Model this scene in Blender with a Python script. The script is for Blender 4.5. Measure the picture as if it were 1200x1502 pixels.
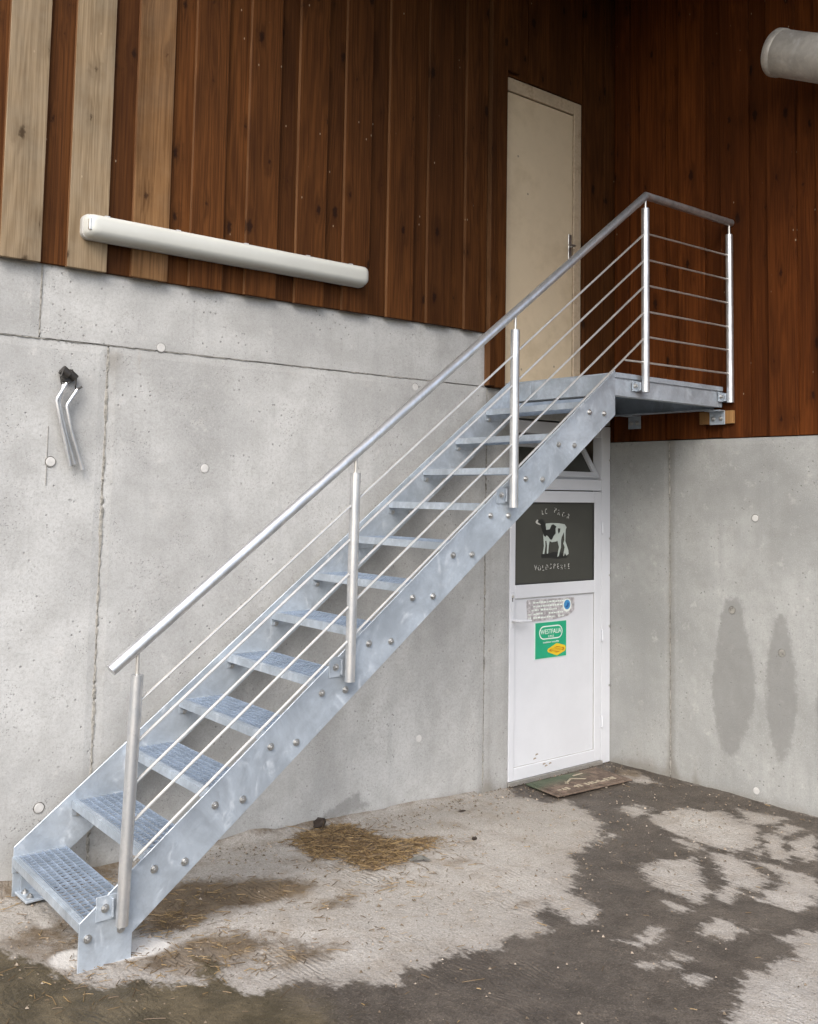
import bpy, math, random
import numpy as np
from mathutils import Vector, Matrix
random.seed(7); rng = np.random.default_rng(11)
for o in list(bpy.data.objects): bpy.data.objects.remove(o)
S = bpy.context.scene
COL = S.collection
R = math.radians

# ------------------------------------------------------------------ camera
cam = bpy.data.cameras.new('camera'); co = bpy.data.objects.new('camera', cam); COL.objects.link(co)
yaw, pitch, roll = 0.8550, 0.0787, -0.01468
F = Vector((math.cos(yaw)*math.cos(pitch), math.sin(yaw)*math.cos(pitch), math.sin(pitch)))
Rt = Vector((math.sin(yaw), -math.cos(yaw), 0)); Dn = F.cross(Rt)
r2 = math.cos(roll)*Rt + math.sin(roll)*Dn; d2 = -math.sin(roll)*Rt + math.cos(roll)*Dn
M = Matrix((r2, -d2, -F)).transposed().to_4x4(); M.translation = Vector((-5.935, -4.914, 1.936))
co.matrix_world = M
cam.sensor_fit = 'HORIZONTAL'; cam.sensor_width = 36; cam.lens = 1489.83*36/1200
cam.shift_x = (600-651.77)/1200; cam.shift_y = (606.27-751)/1200
cam.clip_start = .05; cam.clip_end = 2000
S.camera = co
S.cycles.max_bounces = 5; S.cycles.diffuse_bounces = 3; S.cycles.glossy_bounces = 3; S.cycles.transmission_bounces = 2
S.cycles.caustics_reflective = False; S.cycles.caustics_refractive = False

# ------------------------------------------------------------------ sky, sun, exposure
W = bpy.data.worlds.new('World'); S.world = W; W.use_nodes = True
wn = W.node_tree.nodes; wl = W.node_tree.links
bg = wn['Background']
sky = wn.new('ShaderNodeTexSky'); sky.sky_type = 'NISHITA'; sky.sun_disc = False
SUN_EL, SUN_AZ = R(44), R(221)         # azimuth measured from +X, counter-clockwise: behind the camera, to its left
sky.sun_elevation = SUN_EL; sky.sun_rotation = R(90) - SUN_AZ
sky.dust_density = 4; sky.ozone_density = 1.5; sky.air_density = 1.0
hs = wn.new('ShaderNodeHueSaturation'); hs.inputs['Saturation'].default_value = .85
wl.new(sky.outputs[0], hs.inputs['Color']); wl.new(hs.outputs[0], bg.inputs['Color'])
bg.inputs['Strength'].default_value = .15
sl = bpy.data.lights.new('sun', 'SUN'); so = bpy.data.objects.new('sun', sl); COL.objects.link(so)
sl.energy = 1.0; sl.angle = R(40); sl.color = (1, .985, .95)
sd = Vector((math.cos(SUN_AZ)*math.cos(SUN_EL), math.sin(SUN_AZ)*math.cos(SUN_EL), math.sin(SUN_EL)))
so.rotation_euler = sd.to_track_quat('Z', 'Y').to_euler(); so.location = (-6, -6, 9)
S.view_settings.view_transform = 'Standard'; S.view_settings.look = 'None'
S.view_settings.exposure = 1.06; S.view_settings.gamma = 1

# ------------------------------------------------------------------ node helper
class N:
    def __init__(s, name):
        s.m = bpy.data.materials.new(name); s.m.use_nodes = True
        s.t = s.m.node_tree; s.b = s.t.nodes['Principled BSDF']; s.out = s.t.nodes['Material Output']
    def n(s, typ, ins=None, **kw):
        x = s.t.nodes.new('ShaderNode'+typ)
        for k, v in kw.items(): setattr(x, k, v)
        for k, v in (ins or {}).items():
            i = x.inputs[k]
            if hasattr(v, 'is_output') or isinstance(v, bpy.types.NodeSocket): s.t.links.new(v, i)
            else: i.default_value = v
        return x
    def math(s, op, a, b=None, c=None, clamp=False):
        x = s.t.nodes.new('ShaderNodeMath'); x.operation = op; x.use_clamp = clamp
        for i, v in enumerate((a, b, c)):
            if v is None: continue
            if isinstance(v, bpy.types.NodeSocket): s.t.links.new(v, x.inputs[i])
            else: x.inputs[i].default_value = v
        return x.outputs[0]
    def mapr(s, v, a, b, c=0., d=1., smooth=True):
        x = s.t.nodes.new('ShaderNodeMapRange'); x.interpolation_type = 'SMOOTHSTEP' if smooth else 'LINEAR'
        s.t.links.new(v, x.inputs[0])
        for i, q in zip((1, 2, 3, 4), (a, b, c, d)): x.inputs[i].default_value = q
        return x.outputs[0]
    def mix(s, f, a, b, mode='MIX'):
        x = s.t.nodes.new('ShaderNodeMix'); x.data_type = 'RGBA'; x.blend_type = mode
        for i, v in ((0, f), (6, a), (7, b)):
            if isinstance(v, bpy.types.NodeSocket): s.t.links.new(v, x.inputs[i])
            else: x.inputs[i].default_value = v if i == 0 else (*v, 1)
        return x.outputs[2]
    def coord(s, scale=(1, 1, 1), rand=False, rot=(0, 0, 0)):
        c = s.n('TexCoord').outputs['Object']
        if rand:
            oi = s.n('ObjectInfo').outputs['Random']
            v = s.n('CombineXYZ', {0: s.math('MULTIPLY', oi, 37.), 1: s.math('MULTIPLY', oi, 91.), 2: s.math('MULTIPLY', oi, 53.)}).outputs[0]
            c = s.n('VectorMath', {0: c, 1: v}, operation='ADD').outputs[0]
        return s.n('Mapping', {0: c, 2: rot, 3: scale}).outputs[0]
    def noise(s, vec, scale, detail=4, rough=.55, dist=0.):
        return s.n('TexNoise', {'Vector': vec, 'Scale': scale, 'Detail': detail, 'Roughness': rough, 'Distortion': dist}).outputs[0]
    def voro(s, vec, scale, feature='F1', out=0, randomness=1.):
        x = s.n('TexVoronoi', {'Vector': vec, 'Scale': scale, 'Randomness': randomness}, feature=feature); return x.outputs[out]
    def attr(s, name): return s.n('Attribute', attribute_name=name).outputs['Fac']
    def bump(s, h, strength=.3, dist=.01, prev=None):
        ins = {'Height': h, 'Strength': strength, 'Distance': dist}
        if prev is not None: ins['Normal'] = prev
        return s.n('Bump', ins).outputs[0]
    def set(s, **kw):
        names = dict(color='Base Color', rough='Roughness', metal='Metallic', normal='Normal', spec='Specular IOR Level', coat='Coat Weight')
        for k, v in kw.items():
            i = s.b.inputs[names[k]]
            if isinstance(v, bpy.types.NodeSocket): s.t.links.new(v, i)
            else: i.default_value = (*v, 1) if k == 'color' else v
        return s.m

def m_concrete(name, tone=(.43, .42, .395)):
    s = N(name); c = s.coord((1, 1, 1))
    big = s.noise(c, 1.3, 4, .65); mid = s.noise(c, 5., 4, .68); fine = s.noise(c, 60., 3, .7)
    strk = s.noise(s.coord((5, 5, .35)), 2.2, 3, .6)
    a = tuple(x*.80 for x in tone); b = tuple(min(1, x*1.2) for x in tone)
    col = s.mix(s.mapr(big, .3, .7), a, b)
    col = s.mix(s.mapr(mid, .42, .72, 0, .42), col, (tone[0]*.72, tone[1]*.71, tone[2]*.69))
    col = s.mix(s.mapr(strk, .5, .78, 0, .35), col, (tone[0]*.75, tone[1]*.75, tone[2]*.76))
    pal = s.noise(c, 9., 5, .7); col = s.mix(s.mapr(pal, .57, .72, 0, .4), col, (.56, .55, .53))
    f2 = s.noise(c, 150., 2, .6); col = s.mix(s.mapr(fine, .42, .72, 0, .35), col, (.27, .265, .25)); col = s.mix(s.mapr(f2, .5, .72, 0, .28), col, (.22, .217, .205)); col = s.mix(s.mapr(f2, .28, .45, .22, 0), col, (.58, .585, .58))
    # pin holes and blow holes
    v1 = s.voro(c, 24.); msk = s.mapr(s.noise(c, 2.6, 4, .7), .44, .60)
    h1 = s.math('MULTIPLY', s.mapr(v1, .07, .17, 1, 0), msk)
    v2 = s.voro(c, 75.); h2 = s.math('MULTIPLY', s.mapr(v2, .1, .26, .9, 0), s.mapr(s.noise(c, 4., 4, .7), .47, .62))
    hol = s.math('MAXIMUM', h1, h2)
    col = s.mix(s.math('MULTIPLY', hol, .6), col, (.14, .137, .128))
    # damp / rust / dirty areas and darker bands carried by the panel
    st = s.math('ADD', s.attr('stain'), s.math('MULTIPLY', s.math('SUBTRACT', s.noise(c, 16., 6, .75), .5), .12))
    col = s.mix(s.mapr(st, -.016, .02, 0, .6), col, (.19, .19, .183))
    ru = s.math('ADD', s.attr('rust'), s.math('MULTIPLY', s.math('SUBTRACT', s.noise(c, 30., 4, .7), .5), .03))
    col = s.mix(s.mapr(ru, -.02, .014, 0, .42), col, (.27, .19, .11))
    dr = s.math('ADD', s.attr('dirt'), s.math('MULTIPLY', s.math('SUBTRACT', s.noise(c, 9., 6, .7), .5), .55))
    col = s.mix(s.mapr(dr, .25, .85, 0, .7), col, (.17, .155, .13))
    hgt = s.math('SUBTRACT', s.math('ADD', s.math('MULTIPLY', mid, .5), s.math('MULTIPLY', fine, .35)), s.math('MULTIPLY', hol, .9))
    return s.set(color=col, rough=.88, normal=s.bump(hgt, .55, .006), spec=.3)

def m_wood(name, dark, light, knot, grey=0.):
    s = N(name); c = s.coord((1, 1, 1), rand=True)
    oi = s.n('ObjectInfo').outputs['Random']
    sx = s.n('SeparateXYZ', {0: c}); u = s.math('ADD', sx.outputs[0], sx.outputs[1])
    wv = s.math('MULTIPLY', s.math('SUBTRACT', s.noise(c, 40., 2), .5), .03)
    k2 = s.n('CombineXYZ', {0: s.math('MULTIPLY', s.math('ADD', u, wv), 4.6), 1: s.math('MULTIPLY', s.math('ADD', sx.outputs[2], wv), 2.1), 2: 0.}).outputs[0]
    vt = s.n('TexVoronoi', {'Vector': k2, 'Scale': 1.}, voronoi_dimensions='2D'); kd0 = vt.outputs[0]
    kr = s.n('SeparateColor', {0: vt.outputs[1]}).outputs[0]           # some cells carry no knot, others a large one
    kd = s.math('ADD', kd0, s.mapr(kr, .1, .75, .0, .07, False)); kn = s.mapr(kd, .05, .105, 1, 0); halo = s.mapr(kd, .05, .32, 1, 0)
    n1 = s.noise(s.n('Mapping', {0: c, 3: (4.5, 4.5, .16)}).outputs[0], 1.6, 2, .45, .25)
    ring = s.math('SINE', s.math('MULTIPLY', s.math('ADD', n1, s.math('MULTIPLY', halo, .045)), 95.))
    fib = s.noise(s.n('Mapping', {0: c, 3: (150, 150, 1.8)}).outputs[0], 1., 3, .7)
    g = s.math('ADD', s.math('MULTIPLY', s.mapr(ring, -1, 1), .13), s.math('MULTIPLY', fib, .87))
    col = s.mix(s.mapr(g, .28, .72), dark, light)
    col = s.mix(s.mapr(oi, 0, 1, .0, .55, False), col, tuple(x*.55 for x in dark))
    cl = s.noise(s.n('Mapping', {0: c, 3: (4, 4, .7)}).outputs[0], 1.6, 4, .65)
    col = s.mix(s.mapr(cl, .42, .72, 0, .55), col, tuple(x*.45 for x in dark))
    col = s.mix(s.mapr(cl, .28, .42, .35, 0), col, tuple(x*1.25 for x in light))
    if grey: col = s.mix(s.mapr(s.noise(c, 3., 4, .7), .35, .7, 0, grey), col, (.27, .235, .18))
    col = s.mix(s.math('MULTIPLY', halo, .35), col, tuple(x*.5 for x in dark))
    col = s.mix(s.math('MULTIPLY', kn, .85), col, knot)
    sp = s.math('MULTIPLY', s.mapr(s.n('TexVoronoi', {'Vector': s.n('CombineXYZ', {0: u, 1: s.math('MULTIPLY', sx.outputs[2], .5)}).outputs[0], 'Scale': 7.}, voronoi_dimensions='2D').outputs[0], .016, .028, 1, 0), s.mapr(s.noise(c, 2.3, 2), .56, .62, 0, .6))
    col = s.mix(sp, col, (.45, .36, .25))
    hgt = s.math('ADD', s.math('MULTIPLY', s.mapr(ring, -1, 1), .2), fib)
    return s.set(color=col, rough=.74, normal=s.bump(hgt, .45, .003), spec=.12)

def m_galv(name, tone=(.55, .58, .62), metal=.72, r0=.34, r1=.56):
    s = N(name); c = s.coord((1, 1, 1), rand=True)
    cells = s.n('TexVoronoi', {'Vector': c, 'Scale': 46.}); cc = s.n('SeparateColor', {0: cells.outputs[1]}).outputs[0]
    cl = s.noise(c, 3.4, 6, .68, .8); fi = s.noise(c, 22., 5, .6)
    drip = s.noise(s.n('Mapping', {0: c, 3: (9, 9, 5)}).outputs[0], 1., 5, .65, 1.6)
    d = tuple(x*.74 for x in tone); l = tuple(min(1, x*1.2) for x in tone)
    col = s.mix(s.mapr(cl, .3, .7), d, l)
    col = s.mix(s.math('MULTIPLY', cc, .28), col, tuple(x*.72 for x in tone))
    col = s.mix(s.mapr(drip, .56, .76, 0, .32), col, (.78, .8, .82))
    col = s.mix(s.mapr(fi, .6, .75, 0, .3), col, tuple(x*.6 for x in tone))
    rg = s.math('ADD', s.mapr(cc, 0, 1, r0, r1, False), s.mapr(drip, .5, .72, 0, .14))
    return s.set(color=col, metal=s.mapr(drip, .56, .72, metal, metal*.5), rough=rg, normal=s.bump(s.math('ADD', fi, s.math('MULTIPLY', drip, .6)), .06, .003))

def m_tube():
    s = N('galvanised_tube'); c = s.coord((1, 1, 1), rand=True)
    cl = s.noise(s.n('Mapping', {0: c, 3: (1, 1, .6)}).outputs[0], 14., 4, .6); f = s.noise(c, 60., 3, .6)
    col = s.mix(s.mapr(cl, .35, .68), (.52, .535, .55), (.74, .745, .75)); col = s.mix(s.mapr(f, .6, .75, 0, .4), col, (.36, .37, .38))
    return s.set(color=col, metal=.82, rough=s.mapr(cl, .3, .7, .42, .28), normal=s.bump(f, .05, .001))

def m_plain(name, col, rough=.5, metal=0., var=.12, scale=6., bump=.05, dirt=None, spec=.5):
    s = N(name); c = s.coord((1, 1, 1), rand=True)
    n = s.noise(c, scale, 6, .65); f = s.noise(c, scale*9, 3, .6)
    k = s.mix(s.mapr(n, .3, .7), tuple(x*(1-var) for x in col), tuple(min(1, x*(1+var*.5)) for x in col))
    if dirt: k = s.mix(s.mapr(s.math('ADD', n, s.math('MULTIPLY', f, .35)), .62, .9, 0, .55), k, dirt)
    return s.set(color=k, rough=rough, metal=metal, normal=s.bump(f, bump, .003), spec=spec)

def m_floor():
    s = N('yard_concrete'); c = s.coord((1, 1, 1))
    big = s.noise(c, .9, 3, .6); mid = s.noise(c, 6., 4, .7); fine = s.noise(c, 55., 3, .72); gr = s.noise(s.coord((16, 3.0, 1)), 1., 4, .7)
    col = s.mix(s.mapr(big, .3, .7), (.305, .288, .262), (.40, .382, .355))
    col = s.mix(s.mapr(mid, .45, .72, 0, .6), col, (.24, .21, .172))
    col = s.mix(s.mapr(fine, .45, .72, 0, .45), col, (.2, .18, .155))
    spk = s.math('MAXIMUM', s.math('MULTIPLY', s.mapr(s.voro(c, 38.), .10, .2, 1, 0), s.mapr(s.noise(c, 5., 3, .7), .42, .58)), s.math('MULTIPLY', s.mapr(s.voro(c, 95.), .12, .28, .8, 0), s.mapr(s.noise(c, 9., 3, .7), .46, .6)))
    col = s.mix(s.math('MULTIPLY', spk, .7), col, (.11, .08, .05))
    f2 = s.noise(c, 130., 2, .6); col = s.mix(s.mapr(f2, .5, .7, 0, .5), col, (.17, .145, .115)); col = s.mix(s.mapr(f2, .3, .45, .35, 0), col, (.6, .57, .53))
    # broom ripples, running away from the long wall
    wob = s.math('MULTIPLY', s.math('SUBTRACT', s.noise(c, 4., 4, .65), .5), .16)
    x = s.math('ADD', s.n('SeparateXYZ', {0: c}).outputs[0], wob)
    rip = s.math('SINE', s.math('MULTIPLY', x, 230.))
    ripm = s.math('MULTIPLY', s.mapr(s.noise(c, 1.7, 5, .7), .44, .66), s.mapr(gr, .25, .6))
    ripc = s.math('MULTIPLY', s.mapr(rip, -.2, 1.), ripm)
    col = s.mix(s.math('MULTIPLY', ripc, .16), col, (.17, .15, .125))
    # brown trodden dirt, moss and mortar carried by the mesh
    dn = s.math('MULTIPLY', s.math('SUBTRACT', s.noise(c, 7., 5, .74), .5), 1.3)
    dirt = s.mapr(s.math('ADD', s.attr('dirt'), dn), .22, .8, 0, .92)
    col = s.mix(dirt, col, s.mix(s.mapr(mid, .3, .7), (.072, .048, .025), (.155, .115, .072)))
    wh = s.mapr(s.math('ADD', s.attr('mortar'), s.math('MULTIPLY', dn, .45)), .3, .6)
    col = s.mix(s.math('MULTIPLY', wh, .85), col, (.64, .63, .61))
    # wet zone
    e1 = s.math('MULTIPLY', s.math('SUBTRACT', gr, .5), .25); e2 = s.math('MULTIPLY', s.math('SUBTRACT', s.noise(c, 13., 5, .74), .5), .17)
    e3 = s.math('MULTIPLY', s.math('SUBTRACT', s.noise(c, 45., 3, .7), .5), .09)
    sdv = s.math('ADD', s.attr('wet'), s.math('ADD', s.math('ADD', e1, e2), e3))
    wet = s.mapr(sdv, -.03, .03)
    halo = s.mapr(sdv, -.2, .0, 0, .38)
    col = s.mix(halo, col, (.2, .175, .15))
    wcol = s.mix(s.mapr(mid, .3, .72), (.042, .034, .0275), (.096, .081, .067))
    wcol = s.mix(s.mapr(fine, .5, .72, 0, .6), wcol, (.026, .018, .012)); wcol = s.mix(s.mapr(f2, .52, .68, 0, .6), wcol, (.022, .016, .011)); wcol = s.mix(s.mapr(f2, .3, .44, .45, 0), wcol, (.2, .165, .13))
    wcol = s.mix(s.math('MULTIPLY', ripc, .4), wcol, (.04, .03, .023))
    moss = s.mapr(s.math('ADD', s.attr('moss'), s.math('MULTIPLY', dn, .5)), .15, .7)
    wcol = s.mix(moss, wcol, s.mix(s.mapr(mid, .35, .7), (.040, .030, .0125), (.098, .077, .044)))
    wcol = s.mix(s.mapr(s.voro(c, 60.), .05, .12, .4, 0), wcol, (.24, .2, .15))
    wf = s.math('MULTIPLY', wet, .95)
    col = s.mix(wf, col, wcol)
    h = s.math('ADD', s.math('MULTIPLY', rip, s.math('MULTIPLY', ripm, .26)), s.math('ADD', s.math('MULTIPLY', fine, .9), s.math('ADD', mid, s.math('MULTIPLY', spk, .5))))
    rg = s.math('ADD', s.math('MULTIPLY', wet, -.42), s.math('ADD', .86, s.math('MULTIPLY', fine, .1)))
    return s.set(color=col, rough=rg, normal=s.bump(h, .8, .009), spec=.25)

MT = {}
MT['conc'] = m_concrete('cast_concrete', (.428, .432, .426))
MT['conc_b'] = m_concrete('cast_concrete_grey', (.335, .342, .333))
MT['mortar'] = m_plain('mortar_fin', (.33, .32, .29), .9, 0, .6, 40., .8, (.16, .15, .135))
MT['plug'] = m_plain('fibre_plug', (.54, .535, .52), .7, 0, .14, 20., .1)
MT['plug_w'] = MT['plug']; MT['ring'] = m_plain('cement_ring', (.22, .215, .20), .9, 0, .4, 40.)
MT['plug'] = m_plain('grey_bead', (.40, .40, .40), .6)
MT['wood'] = m_wood('brown_stained_boards', (.054, .0182, .0046), (.120, .0445, .0118), (.012, .0045, .002))
MT['wood_b'] = m_wood('red_stained_boards', (.074, .0195, .0036), (.152, .044, .0088), (.016, .0055, .0022))
MT['wood_mid'] = m_wood('half_bleached_boards', (.115, .056, .022), (.215, .118, .052), (.03, .013, .006), .1)
MT['wood_pale'] = m_wood('bleached_boards', (.18, .128, .076), (.30, .226, .143), (.04, .024, .012), .3)
MT['wood_new'] = m_wood('fresh_pine', (.25, .13, .05), (.37, .21, .085), (.1, .05, .015))
MT['wood_edge'] = m_wood('pale_board_edge', (.13, .058, .024), (.21, .108, .05), (.04, .018, .008))  # paler tone for the side faces of the proud boards
MT['galv'] = m_galv('galvanised_plate', (.475, .535, .60), .5)
MT['galv_post'] = m_tube()
MT['galv_dk'] = m_plain('galvanised_grating', (.36, .435, .54), .42, .45, .2, 9., .05)
MT['steel'] = m_plain('bright_steel', (.70, .68, .64), .34, .75, .1, 30.)
MT['bolt'] = m_plain('zinc_bolt', (.5, .5, .49), .38, .9, .2, 40.)
MT['pvc'] = m_plain('white_pvc', (.655, .675, .715), .36, 0, .05, 2.2, .02)
MT['gasket'] = m_plain('black_gasket', (.03, .03, .03), .6)
MT['cream'] = m_plain('cream_paint', (.64, .53, .375), .6, 0, .08, 1.2, .08, (.42, .33, .21))
MT['cream_fr'] = m_plain('cream_frame', (.52, .42, .30), .62, 0, .25, 5., .1, (.16, .11, .06))
MT['room'] = m_plain('dim_room', (.32, .27, .21), .9, 0, .2)
MT['black'] = m_plain('black_plastic', (.028, .025, .022), .5, 0, .3, 20.)
MT['roof'] = m_plain('roof_deck', (.11, .07, .045), .85, 0, .3, 3.)
MT['lamp'] = m_plain('milky_diffuser', (.53, .54, .505), .25, 0, .08, 1.2, .01)
MT['lampbase'] = m_plain('grey_lamp_base', (.42, .42, .40), .5, 0, .1)
MT['duct'] = m_galv('dull_flue_pipe', (.60, .575, .53), .35, .4, .55)
MT['straw'] = None

def m_glass():
    s = N('dark_door_glass'); c = s.coord()
    n = s.noise(c, 2., 3)
    return s.set(color=s.mix(s.mapr(n, .3, .7), (.058, .059, .052), (.070, .071, .062)), rough=.22, spec=.3)
MT['glass'] = m_glass()
def m_flat(name, col, rough=.5): return m_plain(name, col, rough, 0, .08, 12., .02)

def m_straw():
    s = N('straw_stalks'); c = s.coord()
    v = s.noise(c, 90., 2); w = s.attr('tint')
    col = s.mix(w, (.062, .037, .016), (.30, .205, .085)); col = s.mix(s.mapr(v, .4, .7, 0, .4), col, (.10, .055, .02))
    return s.set(color=col, rough=.6)
MT['straw'] = m_straw()

# ------------------------------------------------------------------ mesh builder
class MB:
    def __init__(s): s.v = []; s.f = []
    def add(s, v, f):
        k = len(s.v); s.v += [tuple(p) for p in v]; s.f += [tuple(i+k for i in q) for q in f]; return s
    def box(s, a, b):
        x0, x1 = sorted((a[0], b[0])); y0, y1 = sorted((a[1], b[1])); z0, z1 = sorted((a[2], b[2]))
        return s.add([(x0,y0,z0),(x1,y0,z0),(x1,y1,z0),(x0,y1,z0),(x0,y0,z1),(x1,y0,z1),(x1,y1,z1),(x0,y1,z1)],
                     [(0,3,2,1),(4,5,6,7),(0,1,5,4),(1,2,6,5),(2,3,7,6),(3,0,4,7)])
    def obox(s, c, ax, h):
        c = Vector(c); X, Y, Z = [Vector(a).normalized()*k for a, k in zip(ax, h)]
        P = [c+i*X+j*Y+k*Z for k in (-1,1) for i, j in ((-1,-1),(1,-1),(1,1),(-1,1))]
        return s.add(P, [(0,3,2,1),(4,5,6,7),(0,1,5,4),(1,2,6,5),(2,3,7,6),(3,0,4,7)])
    def prism(s, poly, axis, d0, d1):
        def to(p, d): return (d, p[0], p[1]) if axis == 'x' else (p[0], d, p[1]) if axis == 'y' else (p[0], p[1], d)
        n = len(poly); area = sum(poly[i][0]*poly[(i+1)%n][1]-poly[(i+1)%n][0]*poly[i][1] for i in range(n))
        if area < 0: poly = poly[::-1]
        lo, hi = min(d0, d1), max(d0, d1)
        a, b = (lo, hi) if axis != 'y' else (hi, lo)
        v = [to(p, a) for p in poly]+[to(p, b) for p in poly]
        f = [tuple(range(n))[::-1], tuple(range(n, 2*n))]+[(i, (i+1)%n, n+(i+1)%n, n+i) for i in range(n)]
        return s.add(v, f)
    def tube(s, pts, r, n=12, cap=True):
        pts = [Vector(p) for p in pts]; rs = r if isinstance(r, (list, tuple)) else [r]*len(pts)
        k = len(s.v); up = None
        for i, p in enumerate(pts):
            t = ((pts[i]-pts[i-1]).normalized() if i else Vector()) + ((pts[i+1]-pts[i]).normalized() if i < len(pts)-1 else Vector())
            t.normalize()
            if up is None: up = t.orthogonal().normalized()
            up = (up - t*up.dot(t)).normalized(); q = t.cross(up)
            st = 1.
            if 0 < i < len(pts)-1: st = 1/max(.5, t.dot((pts[i+1]-pts[i]).normalized()))
            for j in range(n):
                a = 2*math.pi*j/n; s.v.append(tuple(p+(up*math.cos(a)+q*math.sin(a))*rs[i]*(1 if st == 1 else 1+(st-1)*.5)))
        for i in range(len(pts)-1):
            for j in range(n): s.f.append((k+i*n+j, k+i*n+(j+1)%n, k+(i+1)*n+(j+1)%n, k+(i+1)*n+j))
        if cap:
            s.f.append(tuple(k+j for j in range(n))[::-1]); s.f.append(tuple(k+(len(pts)-1)*n+j for j in range(n)))
        return s
    def build(s, name, mat, parent=None, bevel=0., smooth=False, seg=1):
        me = bpy.data.meshes.new(name); me.from_pydata(s.v, [], s.f); me.update()
        return link(name, me, mat, parent, bevel, smooth, seg)
def link(name, me, mat, parent=None, bevel=0., smooth=False, seg=1):
    o = bpy.data.objects.new(name, me); COL.objects.link(o)
    if mat is not None and not me.materials: me.materials.append(mat)
    if parent is not None: o.parent = parent
    if smooth:
        me.polygons.foreach_set('use_smooth', [True]*len(me.polygons))
        me.set_sharp_from_angle(angle=R(38))
    if bevel:
        b = o.modifiers.new('edge', 'BEVEL'); b.width = bevel; b.segments = seg; b.limit_method = 'ANGLE'; b.angle_limit = R(40)
    return o
def thing(name, label, cat, group=None):
    o = bpy.data.objects.new(name, None); COL.objects.link(o); o.empty_display_size = .1
    return tag(o, label, cat, group)
def tag(o, label, cat, group=None):
    o['label'] = label; o['category'] = cat; o['kind'] = 'thing'
    if group: o['group'] = group
    return o
def copy_of(o, parent, loc):
    c = o.copy(); COL.objects.link(c); c.parent = parent; c.location = loc; return c

# polygon signed distance (positive inside)
def sdist(P, poly):
    poly = np.array(poly, float); d = np.full(len(P), 1e9); ins = np.zeros(len(P), bool)
    for i in range(len(poly)):
        a, b = poly[i], poly[(i+1) % len(poly)]
        ab = b-a; t = np.clip(((P-a)@ab)/(ab@ab+1e-12), 0, 1); q = a+t[:, None]*ab
        d = np.minimum(d, np.hypot(*(P-q).T))
        c = ((a[1] > P[:, 1]) != (b[1] > P[:, 1])) & (P[:, 0] < (b[0]-a[0])*(P[:, 1]-a[1])/(b[1]-a[1]+1e-15)+a[0]); ins ^= c
    return np.where(ins, d, -d)
def set_attr(me, name, vals):
    a = me.attributes.new(name, 'FLOAT', 'POINT'); a.data.foreach_set('value', np.asarray(vals, np.float32))
def blob(P, cx, cy, rx, ry, k=1.):
    return k*np.exp(-(((P[:, 0]-cx)/rx)**2+((P[:, 1]-cy)/ry)**2))

# ------------------------------------------------------------------ ground: one sheet to the horizon
def fz(x): return .032*np.sqrt(np.maximum(0, np.minimum(-x, 7.)-1.0)**2+.0004)
MAIN = [(-1.0,.05),(-1.15,-.17),(-1.1,-.4),(-.96,-.42),(-1.03,-.68),(-1.16,-.9),(-1.43,-1.07),(-1.73,-1.17),(-1.9,-1.34),(-2.02,-1.42),(-2.11,-1.52),(-2.14,-1.58),(-2.15,-1.67),(-2.21,-1.75),(-2.35,-1.82),(-2.4,-1.8),(-2.38,-1.7),(-2.35,-1.56),(-2.5,-1.63),(-2.55,-1.78),(-2.66,-1.77),(-2.75,-1.72),(-2.85,-1.76),(-2.98,-1.77),(-3.02,-1.69),(-3.17,-1.74),(-3.31,-1.73),(-3.4,-1.78),(-3.49,-1.77),(-3.52,-1.67),(-3.61,-1.7),(-3.65,-1.55),(-3.75,-1.54),(-3.83,-1.56),(-3.94,-1.52),(-3.92,-1.39),(-3.89,-1.27),(-3.91,-1.15),(-3.99,-1.35),(-4.11,-1.32),(-4.19,-1.2),(-4.31,-1.18),(-4.40,-.95),(-4.5,-.6),(-4.9,-.3),(-5.4,-1.92),(-4.57,-3.28),(-3.61,-4.04),(-1,-4.2),(.44,-2.62),(0,-1.6),(.02,-.61),(.1,.1)]
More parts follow.
